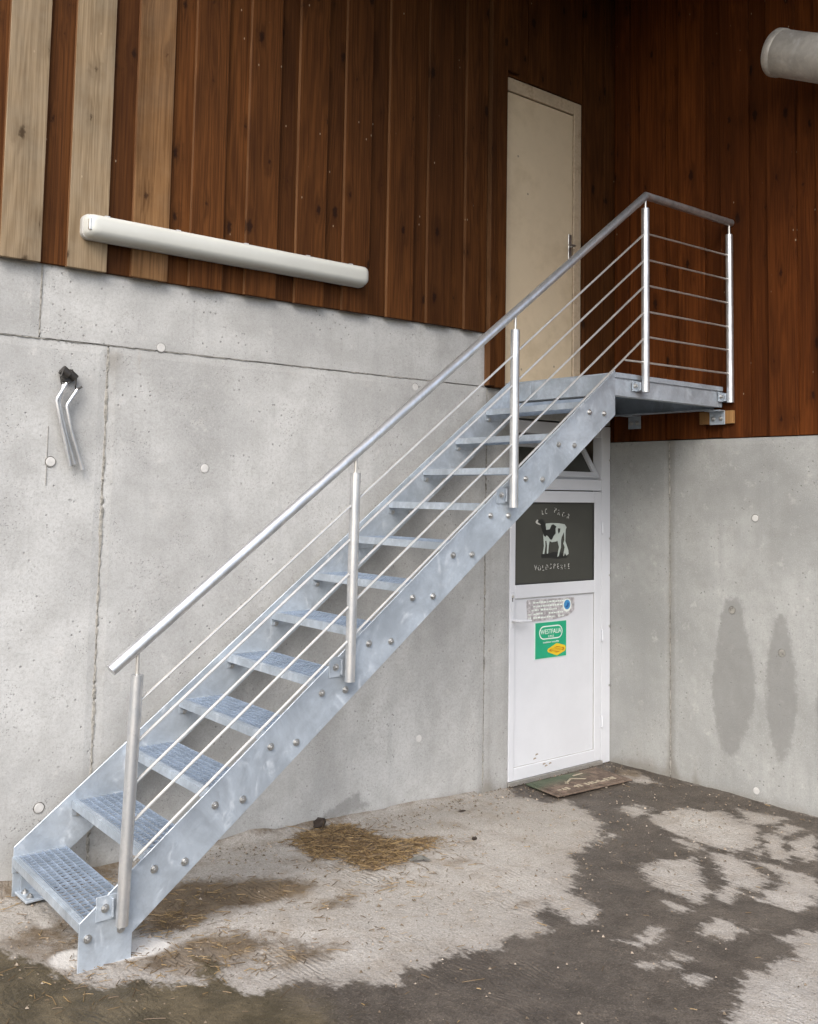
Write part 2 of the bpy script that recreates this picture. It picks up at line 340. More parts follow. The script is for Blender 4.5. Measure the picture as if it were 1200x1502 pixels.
ISL = [[(-.83,-.98),(-.53,-1.),(-.41,-1.21),(-.49,-1.52),(-.73,-1.66),(-.91,-1.67),(-.97,-1.53),(-.95,-1.27)],[(-1.58,-1.52),(-1.4,-1.49),(-1.2,-1.57),(-1.36,-1.7),(-1.49,-1.83),(-1.59,-1.92),(-1.75,-1.99),(-1.75,-1.85),(-1.7,-1.66)],[(-1.06,-1.58),(-1.,-1.65),(-1.08,-1.84),(-1.18,-2.),(-1.36,-2.04),(-1.39,-1.97),(-1.63,-2.07),(-1.62,-1.99),(-1.41,-1.93),(-1.24,-1.78)],[(-.99,-1.85),(-.96,-1.93),(-.98,-2.16),(-1.28,-2.32),(-1.44,-2.31),(-1.45,-2.13),(-1.33,-2.08),(-1.19,-2.11),(-1.05,-2.01)],[(-.55,-1.59),(-.52,-1.68),(-.85,-1.91),(-.87,-1.84)],[(-2.03,-2.19),(-1.85,-2.16),(-1.83,-2.29),(-2.,-2.29)],[(-2.4,-2.02),(-2.35,-2.09),(-2.18,-2.02),(-2.13,-2.06),(-2.23,-2.11),(-2.36,-2.11)],[(-1.79,-2.46),(-1.66,-2.45),(-1.54,-2.54),(-2.05,-2.81),(-2.54,-3.07),(-2.81,-2.86),(-2.57,-2.71),(-2.36,-2.61),(-2.22,-2.56),(-2.16,-2.6),(-2.09,-2.56),(-1.9,-2.58),(-1.79,-2.5)],[(-1.88,-1.89),(-1.85,-1.98),(-1.89,-2.),(-1.92,-1.96)],[(-1.01,-1.31),(-1.01,-1.51),(-1.08,-1.51),(-1.09,-1.44)],[(-.59,-1.78),(-.35,-1.78),(-.63,-1.97),(-.75,-1.99),(-.7,-1.86)],[(-2.48,-2.23),(-2.37,-2.3),(-2.4,-2.33),(-2.49,-2.25)],[(-2.47,-2.42),(-2.38,-2.45),(-2.46,-2.47)],[(-.45,-1.6),(-.29,-1.59),(-.31,-1.69),(-.46,-1.68)],[(-.26,-1.24),(-.18,-1.49),(-.33,-1.54),(-.45,-1.44)],[(-.81,-.74),(-.68,-.77),(-.7,-.91),(-.9,-.94)],[(-1.4,-1.06),(-1.29,-1.08),(-1.43,-1.12)],[(-.14,-.19),(-.07,-.29),(-.21,-.54),(-.3,-.47),(-.3,-.35)],[(-2.34,-2.21),(-2.31,-2.29),(-2.33,-2.3),(-2.36,-2.25)],[(-.85,-1.69),(-.81,-1.74),(-.91,-1.78)]]
STRAW = [(-2.74,-.06),(-2.58,-.02),(-2.43,-.04),(-2.37,-.34),(-2.30,-.50),(-2.36,-.62),(-2.5,-.72),(-2.73,-.81),(-2.76,-.61),(-2.85,-.42)]
def axis(lo, hi, step, far0, far1):
    a = list(np.arange(lo, hi+1e-6, step)); s = step; x = lo; L = []
    while x > far0: s *= 1.6; x -= s; L.append(x)
    s = step; x = hi; H = []
    while x < far1: s *= 1.6; x += s; H.append(x)
    return np.array(L[::-1]+a+H)
gx = axis(-5.0, .15, .02, -400, 400); gy = axis(-3.3, .12, .02, -400, 400)
GX, GY = np.meshgrid(gx, gy); P2 = np.stack([GX.ravel(), GY.ravel()], 1)
def vnoise(P, sc, seed):
    g = np.random.default_rng(seed).random((64, 64)); q = P*sc; i = np.floor(q).astype(int); f = q-i; f = f*f*(3-2*f)
    a = g[i[:, 0] % 64, i[:, 1] % 64]; b = g[(i[:, 0]+1) % 64, i[:, 1] % 64]; c = g[i[:, 0] % 64, (i[:, 1]+1) % 64]; d = g[(i[:, 0]+1) % 64, (i[:, 1]+1) % 64]
    return (a*(1-f[:, 0])+b*f[:, 0])*(1-f[:, 1])+(c*(1-f[:, 0])+d*f[:, 0])*f[:, 1]-.5
near = (np.abs(P2[:, 0]+2.5) < 4) & (np.abs(P2[:, 1]+1.5) < 3)
z = fz(P2[:, 0]) + near*(.012*vnoise(P2, 2.2, 1)+.007*vnoise(P2, 7, 2)+.0035*vnoise(P2, 21, 3))
# mortar fillet that rises against the long wall
fil = np.exp(-np.maximum(0, -P2[:, 1])/.05)*(P2[:, 0] < -1.35)*(P2[:, 1] > -.4)*(P2[:, 0] > -5.2)
z += fil*(.025+.05*np.maximum(0, vnoise(P2, 5, 5)+.2))
nx, ny = len(gx), len(gy)
idx = np.arange(nx*ny).reshape(ny, nx)
faces = np.stack([idx[:-1, :-1].ravel(), idx[:-1, 1:].ravel(), idx[1:, 1:].ravel(), idx[1:, :-1].ravel()], 1)
me = bpy.data.meshes.new('ground'); me.from_pydata(np.column_stack([P2, z]).tolist(), [], faces.tolist()); me.update()
wet = sdist(P2, MAIN)
for i in ISL: wet = np.minimum(wet, -sdist(P2, i)*1.15-.012)
set_attr(me, 'wet', np.where(near, wet, .1))
dirt = np.zeros(len(P2))
for q in [(-3.68,-.57,.26,.17,1.05),(-3.42,-.66,.24,.11,.75),(-3.83,-.77,.13,.09,.95),(-3.88,-1.12,.28,.14,1.0),(-3.26,-.77,.18,.09,.6),(-3.13,-1.,.14,.08,.6),(-4.3,-.55,.25,.2,.45),(-2.57,-.42,.36,.46,.62),(-1.7,-.25,.12,.07,.5),(-2.0,-.7,.16,.08,.35),(-3.6,-1.38,.4,.14,.6),(-.12,-.25,.2,.2,1.),(-4.05,-.1,.35,.1,.8),(-2.3,-.95,.25,.09,.3),(-2.45,-1.5,.2,.07,.5),(-1.75,-1.55,.3,.06,.25),(-4.35,-.8,.2,.25,.5),(-3.3,-.5,.8,.35,.16),(-3.5,-1.0,.5,.3,.15)]:
    dirt += blob(P2, *q)
dirt += .42*np.exp(-np.maximum(0, -P2[:, 1])/.05)*(P2[:, 1] > -1)
set_attr(me, 'dirt', dirt)
mo = np.zeros(len(P2))
for q in [(-4.30,-.88,.10,.10,.95),(-4.02,-.93,.09,.10,.9),(-4.27,-.48,.07,.14,.45),(-3.78,-.98,.14,.03,.4),(-4.13,-.97,.12,.06,.6)]: mo += blob(P2, *q)
set_attr(me, 'mortar', mo)
set_attr(me, 'moss', 1.15*np.clip((-3.65-P2[:, 0])/.7, 0, 1)+.25*np.clip((-3.0-P2[:, 0])/.8, 0, 1))
me.materials.append(m_floor()); me.polygons.foreach_set('use_smooth', [True]*len(me.polygons))
ground = bpy.data.objects.new('ground', me); COL.objects.link(ground); ground['kind'] = 'structure'

# ------------------------------------------------------------------ concrete walls
RUSTLINES = [(-3.735, 2.5, 3.0)]
CHIP = [(-2.526,.095),(-2.471,.138),(-2.385,.149),(-2.33,.165),(-2.289,.19),(-2.263,.13),(-2.20,.10),(-2.30,.075),(-2.407,.06),(-2.53,.07)]
PEARS = [[(-1.037,1.29),(-1.114,1.243),(-1.123,1.089),(-1.162,.984),(-1.201,.814),(-1.199,.662),(-1.107,.494),(-.978,.441),(-.889,.524),(-.869,.7),(-.903,.93),(-.947,1.16),(-.979,1.254)],[(-1.377,1.211),(-1.419,1.185),(-1.446,1.081),(-1.468,.957),(-1.49,.854),(-1.498,.708),(-1.472,.537),(-1.353,.452),(-1.282,.589),(-1.275,.824),(-1.311,1.023),(-1.352,1.178)],[(-1.66,.95),(-1.75,.8),(-1.8,.5),(-1.66,.45),(-1.62,.7)]]
def panel(name, wall, u0, u1, z0, z1, mat, parent, off=0., thick=.2, step=.04):
    """a cast panel: finely divided front with slightly uneven face, closed sides"""
    nu = max(2, int((u1-u0)/step)+1); nz = max(2, int((z1-z0)/step)+1)
    us = np.linspace(u0, u1, nu); zs = np.linspace(z0, z1, nz); U, Z = np.meshgrid(us, zs); Q = np.stack([U.ravel(), Z.ravel()], 1)
    d = off + .0035*vnoise(Q, 1.7, 21) + .0012*vnoise(Q, 6, 22)
    edge = (U.ravel() < u0+1e-6) | (U.ravel() > u1-1e-6) | (Z.ravel() > z1-1e-6); d = d+edge*.004
    if wall == 'a': V = np.column_stack([Q[:, 0], d, Q[:, 1]])
    else: V = np.column_stack([d, Q[:, 0], Q[:, 1]])
    I = np.arange(nu*nz).reshape(nz, nu)
    f = np.stack([I[:-1, :-1].ravel(), I[:-1, 1:].ravel(), I[1:, 1:].ravel(), I[1:, :-1].ravel()], 1)
    if wall == 'b': f = f[:, ::-1]
    f = f.tolist(); V = V.tolist(); k = len(V)
    rim = list(I[0, :])+list(I[1:, -1])+list(I[-1, -2::-1])+list(I[-2:0:-1, 0])
    for r_ in rim:
        p = list(V[r_]); p[1 if wall == 'a' else 0] = off+thick; V.append(p)
    n = len(rim)
    for i in range(n):
        q = (int(rim[i]), k+i, k+(i+1) % n, int(rim[(i+1) % n])); f.append(q if wall == 'a' else q[::-1])
    f.append(tuple(range(k, k+n)) if wall == 'b' else tuple(range(k, k+n))[::-1])
    me = bpy.data.meshes.new(name); me.from_pydata(V, [], f); me.update()
    A = np.array(V); Q = A[:, [0, 2]] if wall == 'a' else A[:, [1, 2]]
    fl = fz(Q[:, 0]) if wall == 'a' else 0*Q[:, 0]
    h = Q[:, 1]-fl
    dirt = .62*np.exp(-np.maximum(h, 0)/.07)
    if wall == 'a':
        st = sdist(Q, CHIP); ru = np.full(len(Q), -1.)
        for x, a, b in RUSTLINES: ru = np.maximum(ru, -.004-np.abs(Q[:, 0]-x)-3*np.maximum(0, a-Q[:, 1]))
        dirt += .38*np.exp(-((Q[:, 0]+3.87)/.06)**2)*(Q[:, 1] < 2.64)+.33*np.exp(-(3.02-Q[:, 1])/.09)*(Q[:, 0] < -1.28)  # darker beside the form joint and in a band below the boards
        dirt += .42*np.exp(-((Q[:, 0]+1.24)/.05)**2)+blob(Q, -3.1, 1.95, .35, .35, .3)+.3*np.exp(-((Q[:, 1]-2.6)/.1)**2)*(Q[:, 0] > -3.9)
    else:
        st = np.full(len(Q), -1.)
        for p in PEARS: st = np.maximum(st, sdist(Q, [(a, b if b > .75 else .75-(.75-b)*1.9) for a, b in p]))
        st = np.minimum(st, .06)-.05*np.clip((.6-Q[:, 1])/.5, 0, 1)
        ru = np.full(len(Q), -1.)
        dirt += .55*np.exp(-((Q[:, 0]+.54)/.05)**2)+.25*np.exp(-((Q[:, 0]+.74)/.03)**2)+.3*np.exp(-((Q[:, 0]+.27)/.2)**2)*np.clip(1.6-Q[:, 1], 0, 1)
        dirt += .3*np.exp(-(2.33-Q[:, 1])/.06)  # darker band along the top edge, below the boards
    set_attr(me, 'stain', st); set_attr(me, 'rust', ru); set_attr(me, 'dirt', dirt)
    return link(name, me, mat, parent)

wa = thing('concrete_wall', 'long pale cast concrete wall behind the stairs, with form joints', 'wall')
G = .0035
for (u0, u1, z0, z1) in [(-7.2,-4.238,2.65,3.06),(-4.238,-1.30,2.65,3.06),(-7.2,-3.895,-.1,2.65),(-3.895,-1.285,-.1,2.65),(-1.285,-1.058,-.1,2.65)]:
    panel('panel', 'a', u0+G, u1-(G if u1 < -1.06 else 0), z0+G, z1-G, MT['conc'], wa, off=random.uniform(-.002, .002))
panel('lintel', 'a', -1.055, .0, 2.462, 2.66, MT['conc'], wa, off=.006)
MB().box((-7.2, .05, -.1), (-1.06, .28, 3.04)).build('core', MT['mortar'], wa)
def seam(pts, wall, w, parent, seed):
    """rough fin of mortar squeezed out along a form joint"""
    rr = random.Random(seed); m = MB(); 
    (a0, z0), (a1, z1) = pts; L = math.hypot(a1-a0, z1-z0); n = int(L/.016); t = ((a1-a0)/L, (z1-z0)/L); q = (-t[1], t[0])
    rows = []
    wd = 1.
    for i in range(n+1):
        wd = max(.3, min(1.4, wd+rr.uniform(-.3, .3))); c = rr.uniform(-.12, .12)*w
        d = i/n*L; b = (a0+t[0]*d, z0+t[1]*d)
        hh = rr.choice((-.004, .0005, .001, .002, .003, .004))*wd
        row = []
        for k, hq in ((-1, -.012), (-.4, hh), (.4, hh*rr.uniform(.4, 1)), (1, -.012)):
            e = c+k*w*.5*wd; pa, pz = b[0]+q[0]*e, b[1]+q[1]*e
            row.append((pa, -hq, pz) if wall == 'a' else (-hq, pa, pz))
        rows.append(row)
    for r_ in rows: m.v += r_
    for i in range(n):
        for k in range(3): 
            f = (i*4+k, i*4+k+1, i*4+k+5, i*4+k+4); m.f.append(f)
    return m.build('mortar_seam', MT['mortar'], parent)
seam([(-7.1, 2.65), (-1.31, 2.65)], 'a', .010, wa, 1); seam([(-4.238, 2.66), (-4.238, 3.03)], 'a', .009, wa, 2)
seam([(-3.895, .1), (-3.895, 2.64)], 'a', .02, wa, 3); seam([(-1.285, .0), (-1.285, 2.64)], 'a', .013, wa, 4)
def plug(parent, wall, u, zc, r=.021):
    m = MB(); a = []
    n = 16
    for rr, d in ((r*1.32, .006), (r*1.27, -.0025), (r*1.08, .0005), (r*1.05, -.0035), (r*.9, -.0042), ):
        a.append([(u+rr*math.cos(2*math.pi*j/n), d, zc+rr*math.sin(2*math.pi*j/n)) for j in range(n)])
    V = [p for ring in a for p in ring]; Fc = []
    for i in range(len(a)-1):
        for j in range(n): Fc.append((i*n+j, i*n+(j+1) % n, (i+1)*n+(j+1) % n, (i+1)*n+j))
    Fc.append(tuple(4*n+j for j in range(n)))
    if wall == 'b': V = [(p[1], p[0], p[2]) for p in V]; Fc = [q[::-1] for q in Fc]
    o = m.add(V, Fc).build('tie_hole_plug', MT['plug_w'], parent)
    o.data.materials.append(MT['ring'])
    for i in range(2*n): o.data.polygons[i].material_index = 1
    return o
for u, zc in [(-3.617,2.668),(-3.345,2.05),(-4.159,2.06),(-4.14,.441),(-1.909,2.60),(-1.833,.428)]: plug(wa, 'a', u, zc)
# hairline form-board marks
for x, a, b in [(-4.177, 1.95, 2.23)]:
    MB().obox((x, 0, (a+b)/2), ((1, 0, .004), (0, 1, 0), (0, 0, 1)), (.0007, .0035, (b-a)/2)).build('form_line', MT['mortar'], wa)

wb = thing('concrete_wall', 'short grey cast concrete wall right of the white door, with damp stains', 'wall')
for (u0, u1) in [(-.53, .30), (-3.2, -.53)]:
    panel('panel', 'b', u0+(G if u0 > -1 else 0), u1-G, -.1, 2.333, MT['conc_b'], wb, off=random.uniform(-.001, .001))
seam([(-.53, .02), (-.53, 2.325)], 'b', .011, wb, 6)
MB().box((.06, -3.2, -.1), (.26, .28, 2.325)).build('core', MT['mortar'], wb)
for u, zc, damp in [(-1.211,1.804,0),(-1.202,.06,0),(-1.031,1.191,1),(-1.393,.956,1)]:
    o = plug(wb, 'b', u, zc)
    if damp: o.data.materials[0] = MT['mortar']

# ------------------------------------------------------------------ timber cladding (board on board)
def plank(parent, wall, u0, u1, z0, z1, d0, d1, mat, edge=False):
    j = random.uniform(-.002, .002); t = random.uniform(-.0015, .0015)
    dz = random.uniform(-.002, .002)
    a = [(u0, z0+dz), (u1, z0+dz), (u1+t, z1), (u0+t, z1)]
    m = MB()
    if wall == 'a': m.prism(a, 'y', d0, d1+j)
    else: m.prism(a, 'x', d0, d1+j)
    o = m.build('plank', mat, parent, bevel=.0025)
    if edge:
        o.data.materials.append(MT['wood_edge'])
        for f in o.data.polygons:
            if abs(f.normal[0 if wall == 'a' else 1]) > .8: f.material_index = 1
    return o
ZT = 5.95
ca = thing('timber_cladding', 'brown vertical board cladding above the long concrete wall, bleached at the left', 'cladding')
proud = [(-4.454,-4.265),(-4.14,-3.942),(-3.814,-3.618),(-3.494,-3.302),(-3.164,-2.968),(-2.842,-2.645),(-2.513,-2.322),(-2.181,-1.98),(-1.862,-1.665),(-1.54,-1.425)]
x = -4.454
while x > -7.1: proud.insert(0, (x-.315, x-.315+.193)); x -= .315
for i, (a, b) in enumerate(proud):
    mt = MT['wood_pale'] if b < -3.9 else MT['wood_mid'] if b < -3.6 else MT['wood']
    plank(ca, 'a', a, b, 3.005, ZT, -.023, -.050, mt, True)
for (a0, b0), (a1, b1) in zip(proud[:-1], proud[1:]):
    mt = MT['wood_mid'] if b0 < -3.95 and False else MT['wood']
    plank(ca, 'a', b0-.03, a1+.03, 3.01, ZT, .045, -.0225, mt)
plank(ca, 'a', -1.455, -1.325, 3.01, ZT, .045, -.0225, MT['wood'])
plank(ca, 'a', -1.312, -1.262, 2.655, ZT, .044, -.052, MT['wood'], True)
plank(ca, 'a', -1.260, -1.149, 2.650, ZT, .044, -.032, MT['wood'])
plank(ca, 'a', -1.149, -1.03, 4.87, ZT, .0, -.030, MT['wood'])
for a, b in [(-1.147,-.92),(-.918,-.70),(-.698,-.48),(-.478,-.345)]: plank(ca, 'a', a, b, 4.848, ZT, .03, .004 if a < -1 else -.004, MT['wood'])
for a, b, d in [(-.343,-.255,-.022),(-.253,-.10,-.006),(-.098,.022,-.012)]: plank(ca, 'a', a, b, 2.665, ZT, .045, d, MT['wood'])
MB().box((-7.2, .046, 3.05), (-1.15, .2, ZT)).build('sheathing', MT['roof'], ca)
MB().box((-1.149, .07, 4.86), (.1, .2, ZT)).build('sheathing', MT['roof'], ca)
MB().box((-.342, .07, 2.67), (.1, .2, 4.85)).build('sheathing', MT['roof'], ca)

cb = thing('timber_cladding', 'dark red-brown board cladding above the short right-hand concrete wall', 'cladding')
pb = [(-.165,-.052),(-.492,-.27),(-.834,-.619),(-1.186,-.967),(-1.529,-1.324),(-1.875,-1.67),(-2.22,-2.02),(-2.57,-2.37),(-2.92,-2.72)]
for a, b in pb: plank(cb, 'b', a, b, 2.337, ZT, .0225, -.005, MT['wood_b'])
for (a0, b0), (a1, b1) in zip(pb[:-1], pb[1:]): plank(cb, 'b', b1-.03, a0+.03, 2.342, ZT, .09, .023, MT['wood_b'])
MB().box((.091, -3.2, 2.345), (.25, .06, ZT)).build('sheathing', MT['roof'], cb)
plank(cb, 'b', -.05, -.0, 2.337, ZT, .09, .026, MT['wood_b'])
MB().box((.0015, .0025, 2.3365), (.0895, .088, 5.9)).box((-.0035, .003, 2.338), (.0013, .086, 2.4605)).build('corner_filler', MT['wood_b'], cb)  # added filler, blocks sky light leaking through the corner gap

# overhanging roof that shades the upper boards
rf = thing('roof', 'dark timber roof deck reaching out over stairs and doors', 'roof')
MB().box((-4.25, -3.5, 5.96), (.4, .4, 6.06)).build('deck', MT['roof'], rf)
for i in range(5): MB().box((-4.2+i*1.0, -3.45, 5.78), (-4.1+i*1.0, -.05, 5.958)).build('rafter', MT['roof'], rf)

# ------------------------------------------------------------------ lower white door
ed = thing('entrance_door', 'white plastic door with dark glazed upper half, under the landing', 'door')
fr = MB(); fr.box((-1.056,.012,0.02),(-1.03,.09,2.45)).box((-.102,.004,0.0),(-.004,.09,2.45)).box((-1.03,.006,2.365),(-.102,.09,2.45)).box((-1.03,.006,1.972),(-.102,.09,2.052))
fo = fr.build('frame', MT['pvc'], ed, bevel=.004, seg=2)
leaf = MB()
L0, L1 = -1.052, -.107
leaf.box((L0,.001,.028),(-1.0,.06,1.965)).box((-.182,.001,.028),(L1,.06,1.965)).box((-1.0,.001,1.884),(-.182,.06,1.965)).box((-1.0,.001,1.232),(-.182,.06,1.322)).box((-1.0,.001,.028),(-.182,.06,.112))
lo = leaf.build('leaf', MT['pvc'], ed, bevel=.004, seg=2)
MB().box((-1.0,.014,.112),(-.182,.05,1.232)).build('lower_panel', MT['pvc'], ed)
gk = MB()
for a, b in [((-1.0,1.322),(-.182,1.330)),((-1.0,1.876),(-.182,1.884)),((-1.0,1.33),(-.993,1.876)),((-.189,1.33),(-.182,1.876))]: gk.box((a[0],.008,a[1]),(b[0],.03,b[1]))
gk.build('gasket', MT['gasket'], ed)
gk = MB()
for a, b in [((-1.0,1.228),(-.182,1.232)),((-1.0,.112),(-.182,.116)),((-.186,.116),(-.182,1.228))]: gk.box((a[0],.006,a[1]),(b[0],.03,b[1]))
gk.build('bead', MT['plug'], ed)
gl = MB().box((-.993,.016,1.33),(-.189,.03,1.876)).build('pane', MT['glass'], ed)
MB().box((-1.054,-.012,.0),(-.104,.03,.026)).build('threshold', MT['steel'], ed)
# kick marks
for u, zc in [(-.80,.135),(-.78,.16),(-.72,.09),(-.66,.085),(-.70,.075)]:
    MB().prism([(u,zc),(u+.03,zc+.004),(u+.022,zc+.012),(u+.004,zc+.01)], 'y', -.0006 if zc < .1 else .0125, .02).build('scuff_mark', MT['room'], ed)
hd = MB().box((-1.046,-.004,1.04),(-1.012,.004,1.28)).build('handle_plate', MT['pvc'], ed, bevel=.004, seg=2)
MB().tube([(-1.03,.0,1.09),(-1.03,-.045,1.09),(-1.02,-.055,1.089),(-.90,-.052,1.084)], .0095, 10).build('lever', MT['pvc'], hd, smooth=True)
MB().tube([(-1.03,-.001,1.25),(-1.03,-.012,1.25)], .009, 12).build('lock_cylinder', MT['steel'], hd, smooth=True)
MB().box((-1.034,-.0055,1.215),(-1.027,-.003,1.24)).build('keyhole', MT['black'], hd)
for zc in (.3, .92, 1.7): MB().tube([(-.100,-.004,zc-.04),(-.100,-.004,zc+.04)], .009, 10).build('hinge', MT['pvc'], ed, smooth=True)
for zc in (.55, .98, 1.35, 1.62, 2.2): MB().tube([(-.012,.006,zc),(-.012,-.002,zc)], .008, 8).build('screw', MT['bolt'], ed)
# tilted transom sash, hinged at its bottom
sash = MB(); ang = R(33); cz, cy = 2.062, .03
def sp(u, w, d): return (u, cy+d*math.cos(ang)+w*math.sin(ang), cz+w*math.cos(ang)-d*math.sin(ang))
def sbar(u0, u1, w0, w1, d0=-.02, d1=.03):
    P = [sp(u, w, d) for d in (d0, d1) for u, w in ((u0,w0),(u1,w0),(u1,w1),(u0,w1))]
    sash.add(P, [(0,1,2,3),(7,6,5,4),(0,4,5,1),(1,5,6,2),(2,6,7,3),(3,7,4,0)])
sbar(-1.02,-.112,0,.045); sbar(-1.02,-.112,.255,.30); sbar(-1.02,-.975,.045,.255); sbar(-.157,-.112,.045,.255)
so_ = sash.build('transom_sash', MT['pvc'], ed, bevel=.003)
m = MB(); P = [sp(u, w, d) for d in (.0,.006) for u, w in ((-.975,.045),(-.157,.045),(-.157,.255),(-.975,.255))]
m.add(P, [(0,1,2,3),(7,6,5,4),(0,4,5,1),(1,5,6,2),(2,6,7,3),(3,7,4,0)]).build('transom_pane', MT['glass'], so_)
rm = MB().box((-1.06,.9,1.9),(.0,.95,2.6)).box((-1.1,.09,1.9),(-1.06,.95,2.6)).box((.0,.09,1.9),(.05,.95,2.6)).box((-1.06,.09,2.455),(.0,.9,2.5)).box((-1.06,.1,1.9),(.0,.9,1.93))
rm.build('room_lining', MT['room'], ed)

# cow picture and lettering on the glass (flat print)
K = dict(u0=-.911, z0=1.938, su=.642/1081, sz=.617/1502)
def pr(pts, depth, mat, name, parent=ed):
    # pts are in print units of the picture, laid flat on the pane
    Q = [(K['u0']+a*K['su'], K['z0']-b*K['sz']) for a, b in pts]
    return MB().prism(Q, 'y', .016-depth, .0165).build(name, mat, parent)
cw = m_flat('print_white', (.50, .56, .52)); cbk = m_flat('print_black', (.012, .013, .012)); cg = m_flat('print_pale', (.62, .62, .58))
pr([(290,1010),(420,1000),(520,975),(640,1000),(760,1040),(745,1085),(580,1100),(430,1070),(310,1075)], .0006, cbk, 'cow_print')
pr([(372,492),(470,484),(600,490),(700,508),(735,560),(720,610),(690,640),(655,720),(560,800),(480,812),(440,790),(425,870),(415,1000),(395,1005),(398,870),(385,780),(365,790),(368,870),(350,1005),(325,1005),(345,870),(335,740),(330,660),(370,590)], .001, cw, 'cow_print')
pr([(560,730),(655,700),(640,780),(638,900),(600,1050),(575,1065),(605,900),(585,820)], .0013, cw, 'cow_print')
pr([(690,620),(720,600),(715,800),(770,960),(775,1020),(735,1050),(710,1000),(690,1060),(680,1050),(705,900),(680,840),(700,780)], .0013, cw, 'cow_print')
pr([(290,415),(330,420),(360,480),(372,540),(380,600),(440,590),(470,520),(500,505),(555,545),(540,580),(545,660),(505,710),(480,770),(450,765),(420,720),(390,690),(365,720),(335,690),(315,600),(290,540),(280,490),(240,480),(240,450)], .0016, cbk, 'cow_print')
pr([(585,575),(625,580),(615,640),(595,670),(583,620)], .0016, cbk, 'cow_print')
pr([(200,465),(225,420),(245,430),(232,470),(270,495),(290,515),(262,512),(215,490)], .0018, cg, 'cow_print')
def text(txt, size, mat, name, parent, loc, depth=.0006, sx=1., rz=0.):
    cu = bpy.data.curves.new(name, 'FONT'); cu.body = txt; cu.size = size; cu.align_x = 'CENTER'; cu.align_y = 'CENTER'; cu.extrude = depth; cu.resolution_u = 2
    t = bpy.data.objects.new(name, cu); COL.objects.link(t)
    me = bpy.data.meshes.new_from_object(t.evaluated_get(bpy.context.evaluated_depsgraph_get())); bpy.data.objects.remove(t)
    me.name = name; 
    Mx = Matrix.Translation(loc) @ Matrix.Rotation(R(90), 4, 'X') @ Matrix.Rotation(rz, 4, 'Z') @ Matrix.Diagonal((sx, 1, 1, 1))
    me.transform(Mx); me.materials.clear(); 
    return link(name, me, mat, parent)
def mottled():
    s = N('print_letters'); c = s.coord()
    return s.set(color=s.mix(s.mapr(s.noise(c, 70., 2), .47, .53), (.02, .02, .018), (.62, .62, .58)), rough=.5)
lm = mottled()
for i, (ch, a, b) in enumerate([('L',320,300),('E',375,290),('P',535,270),('R',600,310),('O',685,350),('R',765,375)]):
    text(ch, .052, lm, 'lettering', ed, (K['u0']+a*K['su'], .0155, K['z0']-b*K['sz']), rz=-.06*i if i > 1 else .1, sx=.9)
for i, ch in enumerate('VOLDSPERLE'):
    text(ch, .052, lm, 'lettering', ed, (K['u0']+(205+i*64)*K['su'], .0155, K['z0']-(1235+12*math.sin(i))*K['sz']), sx=.78)
# green dealer sign
G0, G1, GB, GT = -.792, -.478, .808, 1.052
sg = MB().box((G0-.004,.0105,GB-.004),(G1+.004,.0138,GT+.004)).build('sign', m_flat('sign_border', (.6, .78, .7)), ed)
gg = m_flat('sign_green', (.012, .36, .19), .4); sw = m_flat('sign_white', (.78, .85, .8)); yy = m_flat('sign_yellow', (.75, .52, .02)); rr_ = m_flat('sign_ochre', (.45, .2, .01))
MB().box((G0,.0095,GB),(G1,.0104,GT)).build('sign_face', gg, sg)
def stadium(x0, x1, z0, z1, n=10):
    r = (z1-z0)/2; zc = (z0+z1)/2
    return [(x1-r+r*math.cos(-math.pi/2+math.pi*i/n), zc+r*math.sin(-math.pi/2+math.pi*i/n)) for i in range(n+1)]+[(x0+r+r*math.cos(math.pi/2+math.pi*i/n), zc+r*math.sin(math.pi/2+math.pi*i/n)) for i in range(n+1)]
MB().prism(stadium(-.755,-.518,.935,1.028), 'y', .0088, .0094).build('sign_oval', sw, sg)
MB().prism(stadium(-.747,-.526,.943,1.020), 'y', .0082, .0087).build('sign_oval', gg, sg)
text('WESTFALIA', .046, sw, 'sign_lettering', sg, (-.637, .0078, .986), sx=.88); text('SURGE', .02, sw, 'sign_lettering', sg, (-.637, .0078, .954), sx=1.)
text('installation conseillée', .018, sw, 'sign_lettering', sg, (-.635, .0088, .915), sx=1.05)
hx = [(-.665,.868),(-.575,.902),(-.49,.880),(-.482,.862),(-.49,.842),(-.575,.815),(-.665,.846),(-.672,.857)]
MB().prism(hx, 'y', .0086, .0093).build('sign_badge', yy, sg)
MB().prism([(-.577+(a+.577)*.82, .857+(b-.857)*.5) for a, b in hx], 'y', .0079, .0085).build('sign_badge', rr_, sg)
for zc, w in ((.868,.055),(.858,.06),(.848,.05)): MB().box((-.577-w,.0072,zc-.003),(-.577+w,.0078,zc+.003)).build('badge_line', yy, sg)
# worn silvery notice above it with a blue round emblem
nt = m_plain('worn_foil', (.52, .50, .52), .4, .3, .35, 40., .05, (.75, .74, .76))
nb = MB().prism([(-.880,1.20),(-.872,1.216),(-.40,1.210),(-.392,1.2),(-.394,1.12),(-.45,1.085),(-.60,1.068),(-.868,1.066)], 'y', .0098, .0138).build('notice', nt, ed)
for r_ in range(5):
    u = -.862
    while u < -.52:
        w = random.uniform(.008, .026); zz = 1.188-r_*.026
        if random.random() < .8: MB().box((u,.0091,zz),(u+w,.0097,zz+random.uniform(.008,.013))).build('notice_mark', m_flat('notice_white', (.75,.74,.76)) if r_ == 0 and u < -.86 else sw, nb)
        u += w+.006
def disc(u, zc, r, d0, d1, mat, name, parent): return MB().prism([(u+r*math.cos(2*math.pi*i/20), zc+r*math.sin(2*math.pi*i/20)) for i in range(20)], 'y', d0, d1).build(name, mat, parent)
